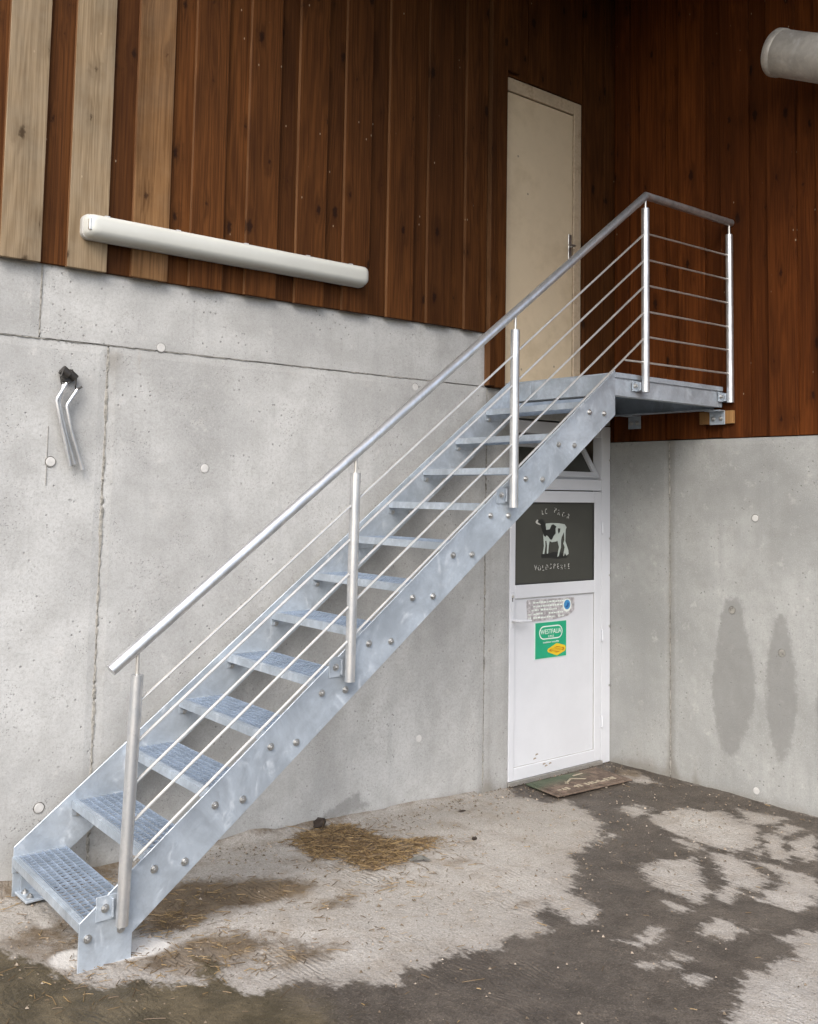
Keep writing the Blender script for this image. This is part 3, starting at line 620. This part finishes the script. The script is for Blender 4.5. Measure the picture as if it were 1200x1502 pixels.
disc(-.471, 1.158, .046, .0090, .0096, sw, 'emblem', nb); disc(-.471, 1.162, .034, .0083, .0089, m_flat('emblem_blue', (.05,.27,.55)), 'emblem', nb)
MB().prism([(-.492,1.15),(-.475,1.156),(-.466,1.178),(-.452,1.17),(-.458,1.15),(-.474,1.138)], 'y', .0077, .0082).build('emblem', m_flat('emblem_navy', (.02,.1,.3)), nb)

# ------------------------------------------------------------------ upper cream door
ud = thing('door', 'cream painted wooden door at the top of the stairs', 'door')
MB().box((-.425,.002,2.69),(-.347,.08,4.84)).box((-1.20,.002,4.745),(-.425,.08,4.84)).build('frame', MT['cream_fr'], ud, bevel=.004)
MB().box((-1.19,.012,2.69),(-.431,.05,4.738)).build('leaf', MT['cream'], ud, bevel=.003)
MB().box((-.431,.03,2.69),(-.425,.06,4.74)).box((-1.19,.03,4.738),(-.431,.06,4.745)).build('gap_seal', MT['black'], ud)
MB().box((-1.19,.004,2.676),(-.347,.08,2.689)).build('sill', MT['cream_fr'], ud)
hp = MB().box((-.478,.006,3.60),(-.442,.0118,3.84)).build('handle_plate', MT['bolt'], ud, bevel=.003)
MB().tube([(-.46,.006,3.745),(-.46,-.04,3.745),(-.465,-.046,3.745),(-.53,-.045,3.74)], .007, 10).build('lever', MT['bolt'], hp, smooth=True)
for u, zc in [(-1.0,4.3),(-.9,4.05),(-.62,2.85),(-.95,2.8)]: disc(u, zc, .008, .0112, .0119, MT['room'], 'paint_chip', ud)

# ------------------------------------------------------------------ staircase
st = thing('staircase', 'galvanised steel staircase with grated treads, landing and bar railing', 'staircase')
GO, RI = .26237, .2
XF, ZF, YO, YI = -4.335, .283, -1.0065, -.108
SL = .2/.26237
def nose(k): return XF+k*GO, ZF+k*RI
TH = .008
def ztop(x): return ZF+.002+(x-XF)*SL
outer = [(XF,.10),(-4.122,.098),(-4.122,.199),(-1.178,ztop(-1.178)-.272),(-1.178,ztop(-1.178)),(XF,ztop(XF))]
s_o = MB().prism(outer, 'y', YO, YO+TH).build('stringer', MT['galv'], st, bevel=.0015)
xi = -4.285
inner = [(xi,.105),(-4.085,.10),(-4.085,.22),(-1.178,ztop(-1.178)-.272),(-1.178,ztop(-1.178)),(xi,ztop(xi))]
s_i = MB().prism(inner, 'y', YI-TH, YI).build('stringer', MT['galv'], st, bevel=.0015)
# hex bolt with washer, shared mesh
def hexbolt():
    m = MB(); n = 12
    m.tube([(0,0,0),(0,-.003,0)], .0165, 14); m.tube([(0,-.003,0),(0,-.0115,0)], .0115, 6); m.tube([(0,-.0115,0),(0,-.017,0)], .0055, 8)
    me = bpy.data.meshes.new('bolt'); me.from_pydata(m.v, [], m.f); me.update(); me.materials.append(MT['bolt']); return me
BOLT = hexbolt()
def bolt(parent, loc, rz=0.):
    o = bpy.data.objects.new('bolt', BOLT); COL.objects.link(o); o.parent = parent; o.location = loc; o.rotation_euler = (0, random.uniform(0, 1), rz); return o
for k in range(12):
    for dx in (0., .132):
        bolt(s_o, (-4.301+k*GO+dx, YO, .222+k*RI+(.004 if k == 0 and dx else 0)))
        o = bolt(s_i, (-4.262+k*GO+dx, YI-TH, .222+k*RI))
# treads: side plates, nosing, grating of bearing and cross bars
TD, YA, YB = .245, YO+TH+.001, YI-TH-.001
def tread_meshes():
    g = MB(); zt = 0.; 
    ys = np.linspace(YA+.018, YB-.018, 25); xs = np.linspace(.036, TD-.012, 7)
    for x in xs[:-1]: g.box((x-.0015, YA+.004, zt-.018), (x+.0015, YB-.004, zt-.001))
    for y in ys: g.box((.02, y-.0019, zt-.010), (TD-.003, y+.0019, zt-.0015))
    nz = MB(); nz.prism([(0,-.036),(.004,-.036),(.004,-.004),(.03,-.004),(.03,-.001),(.0,-.0)], 'y', YA+.003, YB-.003)
    for i in range(58):
        y = YA+.015+i*(YB-YA-.03)/57
        for x in (.009, .021): nz.box((x-.0035, y-.0045, -.003), (x+.0035, y+.0045, .0015))
    e = MB().prism([(0.002,-.07),(TD-.05,-.07),(TD,-.03),(TD,0),(.002,0)], 'y', YA, YA+.004)
    e2 = MB().prism([(0.002,-.07),(TD-.05,-.07),(TD,-.03),(TD,0),(.002,0)], 'y', YB-.004, YB)
    bk = MB().box((TD-.006, YA+.004, -.034), (TD-.002, YB-.004, 0.))
    out = []
    for n, m, mt in (('grating', g, MT['galv_dk']), ('nosing', nz, MT['galv']), ('end_plate', e, MT['galv']), ('end_plate', e2, MT['galv']), ('back_bar', bk, MT['galv_dk'])):
        me = bpy.data.meshes.new(n); me.from_pydata([(v[0]+.042*(v[1]-YO)/(YI-YO), v[1], v[2]) for v in m.v], [], m.f); me.update(); me.materials.append(mt); out.append((n, me))
    return out
TM = tread_meshes()
for k in range(12):
    x, zt = nose(k)
    t = bpy.data.objects.new('tread', TM[1][1]); COL.objects.link(t); t.parent = st; t.location = (x, 0, zt)
    for i in (0, 2, 3, 4):
        c = bpy.data.objects.new(TM[i][0], TM[i][1]); COL.objects.link(c); c.parent = t
        if i == 0: c['kind'] = 'stuff'
# foot plate with anchor bolts
fp = MB().box((-4.275, YI-.155, .118), (-4.185, YI-TH-.002, .13)).build('foot_plate', MT['galv'], st, bevel=.002)
MB().box((-4.25, YI-.018, .13), (-4.19, YI-TH-.001, .2)).build('foot_lug', MT['galv'], fp)
for y in (YI-.12, YI-.055):
    o = bolt(fp, (-4.245, y, .130)); o.rotation_euler = (R(-90), 0, random.random())
# landing
ZL = 2.679; XL, XR = -1.174, -.05
ld = MB().prism([(0,0)]*0 or [(YO+.0,ZL-.030),(YO+.006,ZL-.030),(YO+.006,ZL-.008),(-.06,ZL-.008),(-.06,ZL),(YO,ZL)], 'x', XL, XR).build('landing', MT['galv'], st, bevel=.001)
MB().box((XL+.004, YO+.010, ZL-.138), (XR+.0, YO+.016, ZL-.012)).build('edge_beam', MT['galv'], ld)
MB().box((XL+.004, YO+.016, ZL-.138), (XR, YO+.07, ZL-.131)).build('beam_flange', MT['galv'], ld)
MB().box((XL+.0, YO+.018, ZL-.128), (XL+.006, -.07, ZL-.0085)).build('edge_beam', MT['galv'], ld)
MB().box((XL+.006, YO+.071, ZL-.128), (XL+.055, -.07, ZL-.121)).build('beam_flange', MT['galv'], ld)
MB().box((XL+.0, YO+.018, ZL-.175), (XL+.006, -.13, ZL-.143)).build('end_strip', MT['galv_dk'], ld)
MB().box((-.056, YO+.071, ZL-.150), (-.050, -.07, ZL-.0085)).build('edge_beam', MT['galv'], ld)
MB().box((-.110, YO+.071, ZL-.157), (-.051, -.07, ZL-.1505)).build('beam_flange', MT['galv'], ld)
MB().box((XL+.06, -.10, ZL-.138), (-.06, -.094, ZL-.0085)).build('edge_beam', MT['galv'], ld)
for x in (-.82, -.45): MB().box((x, YO+.02, ZL-.075), (x+.006, -.101, ZL-.0085)).build('joist', MT['galv_dk'], ld)
for y0, y1, d in ((-.284,-.172,-.0065),(-1.012,-.893,-.0355)):
    b = MB().box((d-.007, y0, ZL-.252), (d, y1, ZL-.1575)).box((-.105, y0, ZL-.1645), (d-.0072, y1, ZL-.1575)).build('wall_bracket', MT['galv'], ld, bevel=.001)
    for y in (y0+.03, y1-.03): bolt(b, (d-.007, y, ZL-.212), R(-90))
tag(MB().box((-.0350, -1.07, 2.432), (-.0065, -.806, 2.520)).build('wooden_packer', MT['wood_new'], bevel=.002), 'short pale wooden block between landing bracket and boards', 'wood block')
MB().box((XL-.006, -.30, ZL-.13), (XL-.001, -.19, ZL-.02)).build('splice_plate', MT['galv'], ld, bevel=.001)
# posts
YP = -1.051; RP = .0245
posts = [(-4.174, .256, .949, .012), (-4.174+4*GO, .266+.8, .959, .004), (-4.174+8*GO, .266+1.6, .959, .0), (-.944, 2.572, 1.146, 0), (-.032, 2.572, 1.146, 0)]
H0, H1 = Vector((-4.27, YP, 1.232)), Vector((-.940, YP, 3.80))
for i, (x, z0, h, lean) in enumerate(posts):
    o = MB().tube([(x-lean, YP, z0), (x+lean, YP, z0+h)], RP, 20).build('post', MT['galv_post'], st, smooth=True)
    zh = H0.z+(x-H0.x)*(H1.z-H0.z)/(H1.x-H0.x) if i < 3 else 3.80
    MB().tube([(x+lean, YP, z0+h-.01), (x+lean, YP, zh-.01)], .0078, 10).build('pin', MT['steel'], o, smooth=True)
    bx = x-lean
    if i > 2: f_ = MB().box((bx-.075, YO-.0062, z0+.004), (bx+.02, YO-.0002, z0+.068)).box((bx-.03, YO-.03, z0+.01), (bx-.022, YO-.006, z0+.06)).build('flange', MT['galv'], o, bevel=.001)
    else: f_ = MB().box((bx-.088, YO-.0062, z0+.02), (bx+.02, YO-.0002, z0+.112)).box((bx-.03, YO-.02, z0+.03), (bx-.022, YO-.006, z0+.10)).build('flange', MT['galv'], o, bevel=.001)
    bolt(f_, (bx-.053, YO-.0064, z0+(.038 if i > 2 else .066)))
# handrail with mitred bend
hr = MB().tube([H0, H1, (-.006, YP, 3.803)], .0242, 22).build('handrail', MT['galv_post'], st, smooth=True)
rods4 = [3.545, 3.380, 3.218, 3.055, 2.895]
rods1 = [1.098, .945, .791, .645, .492]
for a, b in zip(rods1, rods4):
    MB().tube([(-4.150, YP, a), (-.955, YP, b+.012)], .0062, 8).build('rod', MT['steel'], st, smooth=True)
for zr in [3.562, 3.398, 3.236, 3.073, 2.915]:
    MB().tube([(-.93, YP, zr), (-.04, YP, zr+.010)], .0062, 8).build('rod', MT['steel'], st, smooth=True)
MB().tube([(-1.140, YP, 2.752), (-.04, YP, 2.766)], .0062, 8).build('rod', MT['steel'], st, smooth=True)

# ------------------------------------------------------------------ fluorescent lamp on the boards
fl = thing('fluorescent_light', 'long unlit milky tube light fixed across the boards', 'light')
X0, X1, ZA, ZB = -4.085, -2.372, 3.150, 3.275
def rbox(x0, x1, z0, z1, r, y0, y1, top=0.):
    m = MB(); n = 5; pts = []
    for cx, cz, a0 in ((x1-r, z0+r, -90), (x1-r, z1-r, 0), (x0+r, z1-r, 90), (x0+r, z0+r, 180)):
        for i in range(n+1): a = R(a0+90*i/n); pts.append((cx+r*math.cos(a), cz+r*math.sin(a)))
    if not top: return m.prism(pts, 'y', y0, y1)
    cxm, czm = (x0+x1)/2, (z0+z1)/2; rings = []
    for t, ins in ((0, 0), (.45, .004), (.75, .012), (.93, .024), (1., .042)):
        rings.append([(p[0]+(-ins if p[0] > cxm else ins), y0+(y1-y0)*t, czm+(p[1]-czm)*(1-ins/((z1-z0)/2)*.82)) for p in pts])
    k = len(pts)
    for rg in rings: m.v += rg
    for i in range(len(rings)-1):
        for j in range(k): m.f.append((i*k+j, i*k+(j+1) % k, (i+1)*k+(j+1) % k, (i+1)*k+j))
    m.f.append(tuple((len(rings)-1)*k+j for j in range(k)))
    return m
rbox(X0, X1, ZA, ZB, .035, -.047, -.082).build('housing', MT['lampbase'], fl, bevel=.003)
rbox(X0+.004, X1-.004, ZA+.003, ZB-.003, .034, -.0822, -.150, top=1).build('diffuser', MT['lamp'], fl, smooth=True)
MB().prism([(X0+.012,3.185),(X0+.05,3.175),(X0+.055,3.245),(X0+.012,3.240)], 'y', -.12, -.1405).build('end_reflector', MT['steel'], fl, bevel=.003)
for x in (X0+.12, X0+.5, X0+.9, X0+1.3, X0+1.6): MB().box((x-.012, -.092, ZB-.006), (x+.012, -.07, ZB+.004)).build('clip', MT['steel'], fl)

# ------------------------------------------------------------------ flue pipe near the top right
dp = thing('flue_pipe', 'wide dull metal pipe sloping along the right-hand boards', 'pipe')
A = Vector((-.30, -1.575, 4.745)); B = Vector((-.30, -3.1, 4.745-1.525*.46)); ax = (B-A).normalized(); rp = .143
MB().tube([A+ax*.03, B], rp, 40).build('tube', MT['duct'], dp, smooth=True)
MB().tube([A, A+ax*.008, A+ax*.042, A+ax*.05], [rp+.001, rp+.006, rp+.006, rp+.001], 40).build('collar', MT['duct'], dp, smooth=True)
for t in (.5, 1.2): 
    c = A+ax*t; MB().tube([c-ax*.012, c+ax*.012], rp+.004, 40).box((c.x, c.y-.015, c.z-.01), (-.004, c.y+.015, c.z+.01)).build('support_band', MT['bolt'], dp)

# ------------------------------------------------------------------ bent rods hanging on the wall
hb = thing('hanging_tubes', 'bent metal tubes hanging from a black clamp on the concrete wall', 'bracket')
def ht(pts, r): return MB().tube(pts, r, 12).build('tube', MT['galv_post'], hb, smooth=True)
ht([(-4.118,-.055,2.438),(-4.160,-.058,2.362),(-4.163,-.058,2.350),(-4.130,-.05,2.230),(-4.080,-.045,2.042)], .0088)
ht([(-4.125,-.036,2.432),(-4.143,-.036,2.362),(-4.145,-.036,2.350),(-4.112,-.03,2.230),(-4.052,-.026,2.050)], .0085)
ht([(-4.060,-.04,2.412),(-4.106,-.045,2.338),(-4.109,-.045,2.326),(-4.080,-.04,2.21),(-4.014,-.034,2.026)], .0095)
ck = MB().tube([(-4.135,-.03,2.505),(-4.100,-.03,2.480)], .024, 12).tube([(-4.098,-.03,2.492),(-4.066,-.03,2.466)], .02, 12).box((-4.12,-.03,2.45),(-4.08,.005,2.51)).build('clamp', MT['black'], hb, smooth=True)
MB().tube([(-4.135,-.05,2.50),(-4.148,-.056,2.465),(-4.142,-.056,2.43)], .004, 8).tube([(-4.068,-.045,2.47),(-4.072,-.045,2.43),(-4.066,-.04,2.41)], .004, 8).build('hook', MT['black'], ck)
MB().tube([(-4.120,-.055,2.43),(-4.105,-.06,2.444)], .005, 8).tube([(-4.068,-.04,2.408),(-4.040,-.05,2.428)], .005, 8).build('pin', MT['black'], ck)

# ------------------------------------------------------------------ door mat
def m_mat():
    s = N('worn_mat'); c = s.coord(); n = s.noise(c, 16., 6, .7); f = s.noise(c, 120., 3); g = s.noise(s.coord((1, 1, 1)), 5., 4, .6)
    col = s.mix(s.mapr(n, .35, .68), (.085, .06, .045), (.20, .15, .115)); col = s.mix(s.mapr(f, .45, .7, 0, .5), col, (.06, .04, .03))
    sx = s.n('SeparateXYZ', {0: c}); gm = s.math('MULTIPLY', s.mapr(s.math('ADD', sx.outputs[1], s.math('MULTIPLY', g, .15)), -.17, -.05), s.mapr(s.math('ADD', sx.outputs[0], s.math('MULTIPLY', n, .3)), -.42, -.25, 1, 0))
    col = s.mix(s.math('MULTIPLY', gm, .75), col, (.05, .085, .05))
    return s.set(color=col, rough=.95, normal=s.bump(f, .8, .006))
mt_ = m_mat(); dm = thing('doormat', 'worn brown doormat with green patch and faded lettering before the white door', 'doormat')
Mq = [(-.945,-.055),(-.985,-.385),(-.29,-.435),(-.255,-.07)]
mc = (-.62, -.235)
MB().prism(Mq, 'z', .006, .016).build('base', mt_, dm, bevel=.003)
inn = [(mc[0]+(a-mc[0])*.90, mc[1]+(b-mc[1])*.83) for a, b in Mq]
MB().prism(inn, 'z', .0162, .021).build('pile', mt_, dm, bevel=.003)
cm = m_plain('faded_cream', (.42, .37, .28), .95, 0, .3, 40., .4, (.2, .14, .1))
rr = random.Random(5)
def mp(u, v): # mat coordinates, u along the front edge, v inwards
    a, b, c, d = [Vector((*inn[i], 0)) for i in (1, 2, 3, 0)]
    return tuple((a.lerp(b, u)).lerp(d.lerp(c, u), v))[:2]
lt = MB()
for i in range(15):
    if i in (3, 6): continue
    u = .06+i*.058
    for j in range(3):
        du, dv = rr.uniform(0, .036), rr.uniform(0, .12)
        if rr.random() < .5: q = [(u+du, .1), (u+du+.013, .1), (u+du+.013, .1+.16), (u+du, .1+.16)]
        else: q = [(u, .1+dv), (u+.042, .1+dv), (u+.042, .1+dv+.035), (u, .1+dv+.035)]
        lt.prism([mp(*p) for p in q], 'z', .0212+j*.0004, .0232+j*.0004)
for q in ([(.28,.48),(.46,.72),(.49,.70),(.31,.46)], [(.46,.72),(.62,.50),(.59,.47),(.45,.68)], [(.30,.42),(.32,.42),(.34,.58),(.32,.58)], [(.56,.80),(.72,.83),(.72,.88),(.56,.86)]):
    lt.prism([mp(*p) for p in q], 'z', .0225, .0242)
lo2 = lt.build('faded_marks', cm, dm); lo2['kind'] = 'stuff'

# ------------------------------------------------------------------ straw
def strands(name, pts, hts, tl, label, cat):
    V = []; Fc = []; T = []
    for (x, y), h, L in zip(pts, hts, tl):
        a = random.uniform(0, 2*math.pi); el = random.uniform(-.12, .22) if h > .004 else random.uniform(-.02, .05)
        d = Vector((math.cos(a)*math.cos(el), math.sin(a)*math.cos(el), math.sin(el)))
        bnd = Vector((random.uniform(-.3, .3), random.uniform(-.3, .3), random.uniform(-.05, .15)))*L*.25
        zf = float(fz(np.array([x]))[0])+.004
        p0 = Vector((x, y, zf+h)); p1 = p0+d*L*.5+bnd; p2 = p0+d*L
        p1.z = max(p1.z, zf+.002); p2.z = max(p2.z, zf+.002); p1.y = min(p1.y, -.012); p2.y = min(p2.y, -.012)
        w = random.uniform(.0007, .0019); sdv = d.cross(Vector((0, 0, 1))).normalized()*w; up = Vector((0, 0, w*1.3)); k = len(V)
        for p in (p0, p1, p2): V += [p-sdv, p+sdv, p+up]
        for i in (0, 3): Fc += [(k+i, k+i+3, k+i+5, k+i+2), (k+i+1, k+i+2, k+i+5, k+i+4), (k+i, k+i+1, k+i+4, k+i+3)]
        Fc += [(k, k+2, k+1), (k+6, k+7, k+8)]
        T += [random.random()**1.8]*9
    me = bpy.data.meshes.new(name); me.from_pydata([tuple(v) for v in V], [], Fc); me.update(); set_attr(me, 'tint', T); me.materials.append(MT['straw'])
    o = bpy.data.objects.new(name, me); COL.objects.link(o); o['kind'] = 'stuff'; o['label'] = label; o['category'] = cat; return o
STRAW = [(-2.78,-.05),(-2.58,-.02),(-2.44,-.04),(-2.40,-.34),(-2.36,-.44),(-2.22,-.56),(-2.25,-.63),(-2.40,-.62),(-2.50,-.70),(-2.70,-.78),(-2.78,-.66),(-2.80,-.52),(-2.90,-.36)]
SP = np.array(STRAW); lo_, hi_ = SP.min(0)-.06, SP.max(0)+.06
cand = rng.uniform(lo_, hi_, (9500, 2)); sdv_ = sdist(cand, STRAW); edge_n = .11*vnoise(cand, 11, 9)+.06*vnoise(cand, 30, 10)
keep = (sdv_+edge_n > -.01) & (cand[:, 1] < -.015) & (rng.random(9500) < .75); cand = cand[keep]; sdv_ = sdv_[keep]
hts = np.clip(sdv_, 0, .16)*.2*rng.random(len(cand))+.001
strands('straw_pile', cand.tolist(), hts.tolist(), (rng.uniform(.012, .055, len(cand))*np.where(rng.random(len(cand)) < .03, 3.4, 1)).tolist(), 'heap of golden brown straw at the foot of the concrete wall', 'straw')
# mound of chaff beneath
mg = 60; mx = np.linspace(lo_[0], hi_[0], mg); my = np.linspace(lo_[1], min(hi_[1], -.005), mg); MX, MY = np.meshgrid(mx, my); Q = np.stack([MX.ravel(), MY.ravel()], 1)
s_ = sdist(Q, STRAW)+.11*vnoise(Q, 11, 9)+.06*vnoise(Q, 30, 10)-.02
zz = fz(Q[:, 0])+np.clip(s_, -.05, .15)*.2+.012*vnoise(Q, 30, 12)*(s_ > 0)-.004
I = np.arange(mg*mg).reshape(mg, mg)
me = bpy.data.meshes.new('chaff'); me.from_pydata(np.column_stack([Q, zz]).tolist(), [], np.stack([I[:-1,:-1].ravel(), I[:-1,1:].ravel(), I[1:,1:].ravel(), I[1:,:-1].ravel()], 1).tolist()); me.update()
o = link('chaff', me, m_plain('chaff_brown', (.11, .066, .028), .95, 0, .6, 60., .9, (.3, .2, .085)), None, smooth=False); o['kind'] = 'stuff'; o['label'] = 'brown chaff mound under the loose straw'; o['category'] = 'chaff'
sc = []
for cx, cy, rx, ry, n in [(-2.25,-.62,.10,.05,150),(-2.57,-.45,.24,.32,700),(-3.68,-.57,.2,.11,340),(-3.83,-.77,.08,.05,260),(-3.88,-1.12,.2,.11,260),(-3.5,-1.35,.3,.1,120),(-3.26,-.77,.12,.06,70),(-3.1,-.98,.10,.05,80),(-4.3,-.5,.2,.2,50),(-4.0,-.15,.3,.06,140),(-2.7,-.95,.12,.05,40),(-3.2,-1.5,1.0,.35,90),(-4.25,-1.15,.25,.2,200),(-2.0,-1.9,1.2,.7,60),(-2.6,-.8,.9,.5,110),(-.25,-.2,.2,.15,30),(-1.2,-.9,.9,.7,25)]:
    sc += list(zip(rng.normal(cx, rx, n), np.minimum(rng.normal(cy, ry, n), -.02)))
sc = [q for q in sc if q[0] < -.03 and rng.random() < .62]
strands('scattered_straw', sc, [.0005]*len(sc), (rng.uniform(.008, .05, len(sc))*np.where(rng.random(len(sc)) < .06, 2.4, 1)).tolist(), 'loose straw stalks strewn over the concrete yard', 'straw')
# grit, crumbs of dirt
def lump(name, loc, r, mat, seed, sq=(1, 1, .6)):
    rr = random.Random(seed); m = MB(); n, k = 8, 5; V = [(0, 0, -1)]
    for i in range(1, k):
        a = math.pi*i/k-math.pi/2
        for j in range(n): b = 2*math.pi*j/n; q = rr.uniform(.65, 1.2); V.append((math.cos(a)*math.cos(b)*q, math.cos(a)*math.sin(b)*q, math.sin(a)*q))
    V.append((0, 0, 1)); Fc = [(0, 1+(j+1) % n, 1+j) for j in range(n)]
    for i in range(k-2):
        for j in range(n): Fc.append((1+i*n+j, 1+i*n+(j+1) % n, 1+(i+1)*n+(j+1) % n, 1+(i+1)*n+j))
    Fc += [(len(V)-1, 1+(k-2)*n+j, 1+(k-2)*n+(j+1) % n) for j in range(n)]
    V = [(loc[0]+v[0]*r*sq[0], loc[1]+v[1]*r*sq[1], loc[2]+v[2]*r*sq[2]) for v in V]
    return m.add(V, Fc).build(name, mat)
dk = m_plain('dark_dung', (.03, .02, .014), .8, 0, .5, 40., .8)
tag(lump('dirt_clod', (-2.60,-.07,.085), .042, dk, 3, (1, .8, .8)), 'dark lump at the wall end of the straw heap', 'clod')
tag(lump('dirt_clod', (-1.99,-.68,.036), .017, dk, 4, (1.2, .7, .6)), 'small dark clod alone on dry concrete between straw and wet patch', 'clod')
tag(lump('dirt_clod', (-1.69,-.25,.025), .022, dk, 8, (1.4, .7, .3)), 'flat brown clod on the concrete nearest the white door', 'clod')
lf = MB(); gx0 = float(fz(np.array([-2.48]))[0])+.006
lf.add([(-2.53,-.78,gx0+.006),(-2.50,-.80,gx0+.016),(-2.46,-.82,gx0+.012),(-2.43,-.835,gx0+.004),(-2.47,-.80,gx0+.03),(-2.45,-.80,gx0+.02),(-2.50,-.775,gx0+.02)], [(0,1,6),(1,4,6),(1,2,4),(2,5,4),(2,3,5)])
o = lf.build('dead_leaf', m_plain('grey_leaf', (.10, .10, .09), .8, 0, .3, 30.)); sm = o.modifiers.new('thick', 'SOLIDIFY'); sm.thickness = .0015
tag(o, 'grey curled leaf lying beside the straw heap', 'leaf')
V = []; Fc = []
for i in range(3600):
    x, y = (rng.uniform(-4.6, -.05), -abs(rng.normal(0, 1.2))) if i % 3 else (rng.uniform(-4.6, -.05), -abs(rng.normal(0, .12))-.01)
    r = abs(rng.normal(.0, .0035))+.0015; zf = float(fz(np.array([x]))[0])+.003; k = len(V)
    V += [(x-r, y, zf), (x+r*.5, y-r, zf), (x+r*.6, y+r*.8, zf), (x, y, zf+r)]; Fc += [(k, k+1, k+3), (k+1, k+2, k+3), (k+2, k, k+3), (k, k+2, k+1)]
me = bpy.data.meshes.new('grit'); me.from_pydata(V, [], Fc); me.update()
o = link('grit', me, m_plain('grit_bits', (.16, .12, .08), .9, 0, .7, 15., .3, (.5, .46, .4))); o['kind'] = 'stuff'; o['label'] = 'grit and crumbs scattered over the concrete yard'; o['category'] = 'grit'
